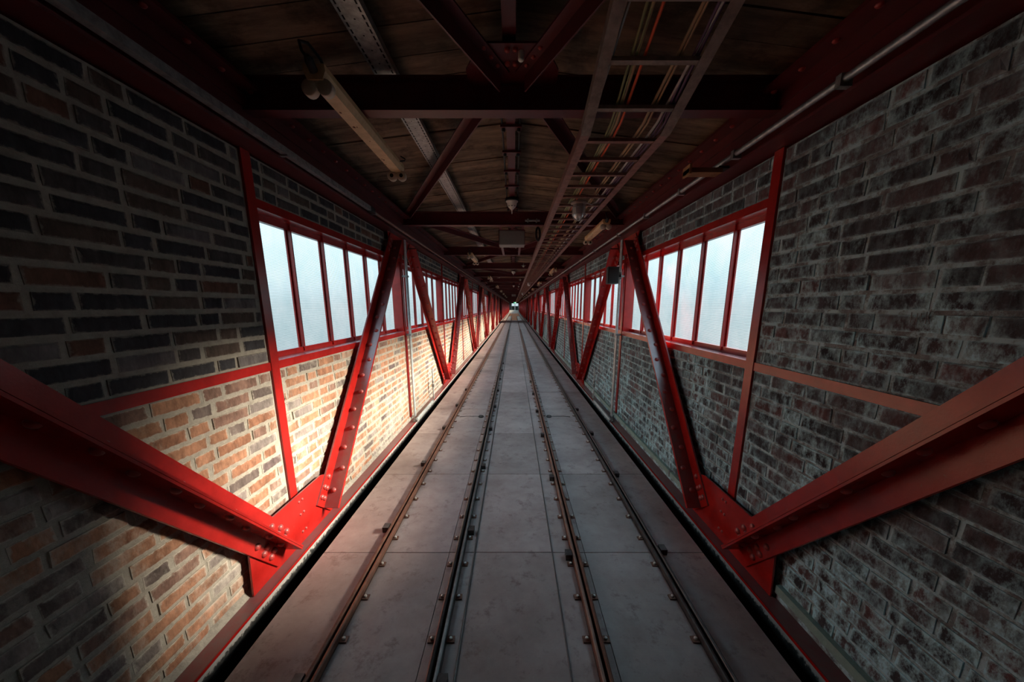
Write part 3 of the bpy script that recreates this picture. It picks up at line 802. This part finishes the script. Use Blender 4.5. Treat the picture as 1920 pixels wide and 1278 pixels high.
# brackets that carry the fixtures
# caged bulkhead lamps below the ladder
def caged(y, label, group=None):
    t = thing('caged_lamp', label, 'lamp', (.622, y, TZ - .002), group)
    MB().lathe([(0, 0), (.075, 0), (.078, -.012), (.066, -.028), (.064, -.030)], (0, 0, 0), (0, 0, 1), 18).build('lamp_base', 'tray', t)
    MB().lathe([(.056, -.028), (.060, -.06), (.058, -.10), (.046, -.135), (.025, -.155), (0, -.160)], (0, 0, 0), (0, 0, 1), 18).build('glass_globe', 'lamp_glass', t)
    MB().lathe([(.010, -.03), (.022, -.06), (.026, -.085), (.018, -.11), (0, -.118)], (0, 0, 0), (0, 0, 1), 12).build('bulb', 'white', t)
    cg = MB()
    for i in range(6):
        a = i * math.pi / 3
        cg.path([(r * math.cos(a), r * math.sin(a), h) for r, h in ((.066, -.02), (.066, -.07), (.062, -.11), (.048, -.145), (.024, -.166), (0, -.170))], .0028, 5)
    for r, h in ((.067, -.06), (.060, -.118)):
        cg.path([(r * math.cos(a), r * math.sin(a), h) for a in [q * math.pi / 8 for q in range(17)]], .0028, 5)
    cg.build('wire_cage', 'galv', t)
    MB().path([(.07, 0, -.01), (.13, .02, -.02), (.17, .0, .01), (.20, .0, .05)], .005, 6).build('supply_cable', 'cable_white', t)
    return t
cl = caged(3.55, 'caged glass bulkhead lamp hanging nearest under the cable ladder', 'caged lamps under the cable ladder')
for j in (1, 2, 3): dup(cl, 4 * PB * j, 'small caged bulkhead lamp, %s along under the cable ladder' % ORD[j])
# smoke detectors on the ridge
def detector(x, y, z, label, group=None):
    t = thing('smoke_detector', label, 'detector', (x, y, z), group)
    MB().lathe([(0, .03), (.085, .03), (.085, .012), (.04, .012), (0, .012)], (0, 0, 0), (0, 0, 1), 18).build('mounting_plate', 'rubber', t)
    MB().lathe([(0, .012), (.072, .012), (.074, .004), (.062, -.002), (.058, -.030), (.052, -.036)], (0, 0, 0), (0, 0, 1), 20).build('base', 'white', t)
    MB().lathe([(.054, -.036), (.050, -.050), (.026, -.072), (.012, -.084), (.006, -.10), (.006, -.13), (0, -.131)], (0, 0, 0), (0, 0, 1), 20).build('sensor_cone', 'white', t)
    sl = MB()
    for i in range(8):
        a = i * math.pi / 4; sl.box(.047 * math.cos(a) - .008, .047 * math.cos(a) + .008, .047 * math.sin(a) - .008, .047 * math.sin(a) + .008, -.052, -.047)
    stuff(sl.build('vents', 'hole', t)); return t
dt = detector(-.027, 4.50, 1.236, 'white round smoke detector on the ridge bar before the second beam', 'smoke detectors on the ridge bar')
for j in (1, 2): dup(dt, 3 * PB * j + .1, 'small white smoke detector, %s along the ridge bar' % ORD[j])
def spot(y, label, group=None):
    t = thing('motion_sensor', label, 'sensor', (.28, y, 1.20), group)
    MB().box(-.075, .075, -.02, .040, -.012, .0).build('bracket', 'galv', t)
    MB().lathe([(0, -.035), (.030, -.030), (.036, -.012), (.036, .012), (.03, .02)], (0, 0, -.020), (0, 1, 0), 14).build('sensor_head', 'white', t)
    MB().box(-.012, .012, -.012, .012, -.022, .06).build('stem', 'galv', t); return t
sp_ = spot(P(3) - .045, 'small white ceiling sensor left of the ladder before the fourth beam', 'ceiling sensors beside the ladder')
for j in range(1, 5): dup(sp_, PB * (1 + j), 'tiny white ceiling sensor left of the ladder, %s in line' % ORD[j])
# grey box on two bars between second and third beam
def grey_box(y0, label, lb2, group=None):
    t = thing('grey_box', label, 'box', (-.036, y0, ZB), group)
    MB().box(-.195, .195, 0, .26, -.185, .02).build('case', 'grey_box', t)
    MB().box(-.186, .186, -.008, 0, -.176, .011).build('cover', 'grey_box', t)
    MB().box(-.200, .200, -.003, .263, .0205, .027).build('lid', 'roofred', t)
    for x in (-.199, .194): MB().box(x, x + .006, -.012, .02, -.185, .027).build('side_strap', 'roofred', t)
    for x in (-.185, -.01, .15): MB().box(x, x + .035, -.345, .06, .0275, .031).build('hanger', 'roofred', t)
    return t
gb_ = grey_box(5.50, 'blank grey metal box facing the camera, hung between second and third beams', '', 'grey ceiling boxes')
dup(gb_, PB * 10 - .3, 'tiny grey box hung under the ceiling far down the middle')
for x, nm in ((-.228, 'left'), (.105, 'right')):
    tag(MB().box(x - .022, x + .022, 5.775, P(2) + .02, ZB - .008, ZB - .0005).build('support_bar', 'roofred'), 'pinkish flat bar under the grey ceiling box, %s of two' % nm, 'bar')
# conduit stub and cable coil by the second beam
t = thing('conduit_stub', 'short grey conduit clipped to the second cross beam beside the ladder', 'conduit')
MB().tube((.15, P(1) - .062, 1.155), (.355, P(1) - .062, 1.155), .014, 10).build('tube', 'galv', t)
for x in (.19, .31): MB().box(x - .01, x + .01, P(1) - .078, P(1) - .005, 1.135, 1.177).build('clip', 'galv', t)
t = thing('cable_coil', 'coil of black cable hanging left of the ladder behind the second beam', 'cable')
for r in (.085, .098): MB().path([(.345 + .30 * r * math.cos(a), P(1) + .14 + .03 * math.sin(a), 1.02 + r * math.sin(a)) for a in [q * math.pi / 10 for q in range(21)]], .012, 6).build('loop', 'rubber', t)
MB().path([(.345, P(1) + .14, 1.11), (.34, P(1) + .1, 1.15), (.30, P(1) + .05, 1.18)], .008, 6).build('tail', 'rubber', t)

# conduits along the top chords
t = thing('flat_conduit', 'long grey flat conduit on the ledge above the left wall', 'conduit')
MB().box(X(-1, .138), X(-1, .176), YBACK, 3.78, .945, .985).build('channel', 'galv', t)
MB().tube((X(-1, .150), 3.77, .962), (X(-1, .150), 80, .962), .016, 8).build('pipe', 'tray_far', t)
MB().box(X(-1, .132), X(-1, .180), 3.72, 3.82, .942, .990).build('coupling', 'rubber', t)
cc = MB().box(X(-1, .125), X(-1, .180), -.012, .012, .934, .945).mesh('clip', 'galv')
for i in range(14): link('clip', cc, t, (0, 1.0 + 1.42 * i, 0))
t = thing('round_conduit', 'long grey round conduit on clips above the right wall', 'conduit')
MB().tube((X(1, .160), YBACK, .965), (X(1, .160), 80, .965), .0165, 10).build('pipe', 'galv', t)
cm = MB().box(X(1, .128), X(1, .182), -.014, .014, .935, .985).mesh('clip', 'galv')
for y in (1.72, 2.46, 3.2, 4.0, 5.0, 6.4, 7.8, 9.2, 10.6, 12, 13.4): link('clip', cm, t, (0, y, 0))
t = thing('timber_block', 'short raw timber block sticking out from the right girder', 'timber', (0, 2.59, 0))
MB().box(1.185, X(1, .183), -.045, .045, .887, .917).build('board', 'timber', t)
MB().box(1.185, 1.20, -.050, .050, .878, .940).build('end_face', 'timber', t)
MB().box(X(1, .20), X(1, .131), -.03, .03, .9172, .9335).build('packer', 'rubber', t)

# vertical conduits behind the first pair of diagonals
for s in (-1, 1):
    sd = SIDE[s]
    t = thing('vertical_conduit', 'pale grey vertical conduit in front of the second post, %s wall' % sd, 'conduit', (0, P(1) - .005, 0))
    for dx, dy in ((.066, 0), (.066, .045)):
        MB().path([(X(s, dx), dy, ZC + .03), (X(s, dx), dy, -.4), (X(s, dx), dy, .5), (X(s, dx), dy, .915)], .013, 8).build('pipe', 'pipe', t)
    for z in (.42, -.42): MB().box(X(s, .012), X(s, .086), -.02, .065, z - .012, z + .012).build('clip', 'galv', t)
    MB().path([(X(s, .03), .02, ZC + .04), (X(s, .08), -.05, ZC + .025), (X(s, .10), -.18, ZC + .02), (X(s, .12), -.2, ZC + .03)], .006, 6).build('loose_wire', 'galv', t)
    t = thing('conduit_stub', 'short grey pipe standing on the bottom girder by the %s wall' % sd, 'pipe', (0, 6.30, 0))
    MB().tube((X(s, .085), 0, ZC + .002), (X(s, .085), 0, -1.15), .014, 8).build('pipe', 'pipe', t)
    MB().box(X(s, .062), X(s, .108), -.022, .022, -1.50, -1.44).build('coupling', 'galv', t)
    MB().tube((X(s, .085), 0, -1.42), (X(s, .085), 0, -1.38), .02, 8).build('collar', 'galv', t)
    t = thing('ledge_pipe', 'short pale insulated pipe lying on the edge of the %s bottom girder' % sd, 'pipe', (0, 4.94, 0))
    MB().tube((X(s, .135), 0, ZC + .024), (X(s, .135), 1.05, ZC + .024), .022, 12).build('pipe', 'pipe', t)
    for y in (.0, 1.05): MB().tube((X(s, .135), y - .03, ZC + .024), (X(s, .135), y + .03, ZC + .024), .0245, 12).build('end_sleeve', 'galv', t)
# loudspeaker on the right conduit
t = thing('loudspeaker', 'dark green box loudspeaker on a bracket by the second right post', 'speaker', (1.38, 4.99, .42))
prof = [(-.075, -.06), (.075, -.06), (.068, .07), (-.068, .07)]
MB().extrude(prof, (0, 0, -.115), (0, 0, .115), (1, 0, 0), (0, 1, 0)).build('cabinet', 'speaker', t)
MB().box(-.064, .064, -.067, -.0605, -.10, .10).build('grille', 'rubber', t)
MB().box(.076, .122, .0, .035, -.02, .015).build('bracket_arm', 'rubber', t)
MB().box(.122, .130, -.02, .10, -.05, .05).build('bracket_plate', 'galv', t)
MB().path([(.07, .02, .06), (.10, .03, .10), (.115, .06, .05), (.116, .08, .0)], .006, 6).build('lead', 'cable_white', t)
# green duct along the foot of the right wall
t = thing('cable_duct', 'pale green cable duct along the foot of the right wall', 'duct')
MB().box(X(1, .004), X(1, .034), -2, P(0) - .53, ZC + .045, ZC + .095).build('duct', 'duct', t)
MB().box(X(1, .004), X(1, .034), P(0) + .53, 34, ZC + .045, ZC + .095).build('duct', 'duct', t)
MB().box(X(1, .004), X(1, .020), -2, P(0) - .53, ZC + .002, ZC + .044).build('support', 'mortar_right', t)
MB().box(X(1, .004), X(1, .020), P(0) + .53, 34, ZC + .002, ZC + .044).build('support', 'mortar_right', t)
cc = MB().box(X(1, .002), X(1, .038), -.012, .012, ZC + .040, ZC + .100).mesh('clip', 'galv')
for i in range(10): link('clip', cc, t, (0, P(0) + .9 + 1.4 * i, 0))

# faint scratched strokes on a dark brick of the right wall
sc_ = MB()
for (ya, za), (yb, zb) in SCRATCH: 
    a, b = Vector((X(1, .0075), ya, za)), Vector((X(1, .0075), yb, zb)); sc_.tube(a, b, .0014, 5)
stuff(sc_.build('scratch_marks', 'scratch', RIGHT_PANEL))

# ------------------------------------------------------------------ far end
DXC = .25
struct(MB().box(-1.75, DXC - 1.06, YEND, YEND + .15, -2.1, 1.6).box(DXC + 1.06, 1.75, YEND, YEND + .15, -2.1, 1.6).box(DXC - 1.06, DXC + 1.06, YEND, YEND + .15, .84, 1.6).box(DXC - 1.06, DXC + 1.06, YEND, YEND + .15, -2.1, ZR).build('wall_end', 'concrete'))
d = struct(MB().box(DXC - 1.06, DXC + 1.06, YEND + .03, YEND + .08, .78, .84).build('door_1', 'door'))
for q in (-1, 1):
    x0, x1 = (DXC - 1.05, DXC - .02) if q < 0 else (DXC + .02, DXC + 1.05)
    lf = MB(); lf.box(x0, x1, YEND + .03, YEND + .08, ZR, .0); lf.box(x0, x0 + .09, YEND + .03, YEND + .08, .0, .78); lf.box(x1 - .09, x1, YEND + .03, YEND + .08, .0, .78)
    lf = lf.build('door_leaf', 'door', d)
    MB().box(x0 + .09, x1 - .09, YEND + .045, YEND + .055, .0, .78).build('pane', 'glass', lf)
    MB().box(x0 + .46 - q * .38, x0 + .52 - q * .38, YEND - .01, YEND + .03, -.35, -.2).build('handle', 'bolt', lf)
t = thing('exit_sign', 'green exit sign with white running figure above the far door', 'sign', (DXC, YEND - .4, .98))
MB().box(-.42, .42, 0, .08, -.24, .24).build('sign_case', 'door', t)
MB().box(-.38, .38, -.006, -.001, -.20, .20).build('sign_face', 'exit_green', t)
MB().tube((-.3, .04, .24), (-.3, .04, .50), .012, 6).tube((.3, .04, .24), (.3, .04, .50), .012, 6).build('hanger_rods', 'rubber', t)
fg = MB(); fg.box(-.13, -.02, -.010, -.007, -.06, .08); fg.box(-.09, -.01, -.010, -.007, .10, .17); fg.hexa([(-.10, -.010, -.06), (-.04, -.010, -.06), (-.04, -.007, -.06), (-.10, -.007, -.06), (-.26, -.010, -.18), (-.20, -.010, -.18), (-.20, -.007, -.18), (-.26, -.007, -.18)][4:] + [(-.10, -.010, -.06), (-.04, -.010, -.06), (-.04, -.007, -.06), (-.10, -.007, -.06)])
fg.box(.08, .30, -.010, -.007, -.18, .18)
fg.build('running_figure', 'exit_white', t)
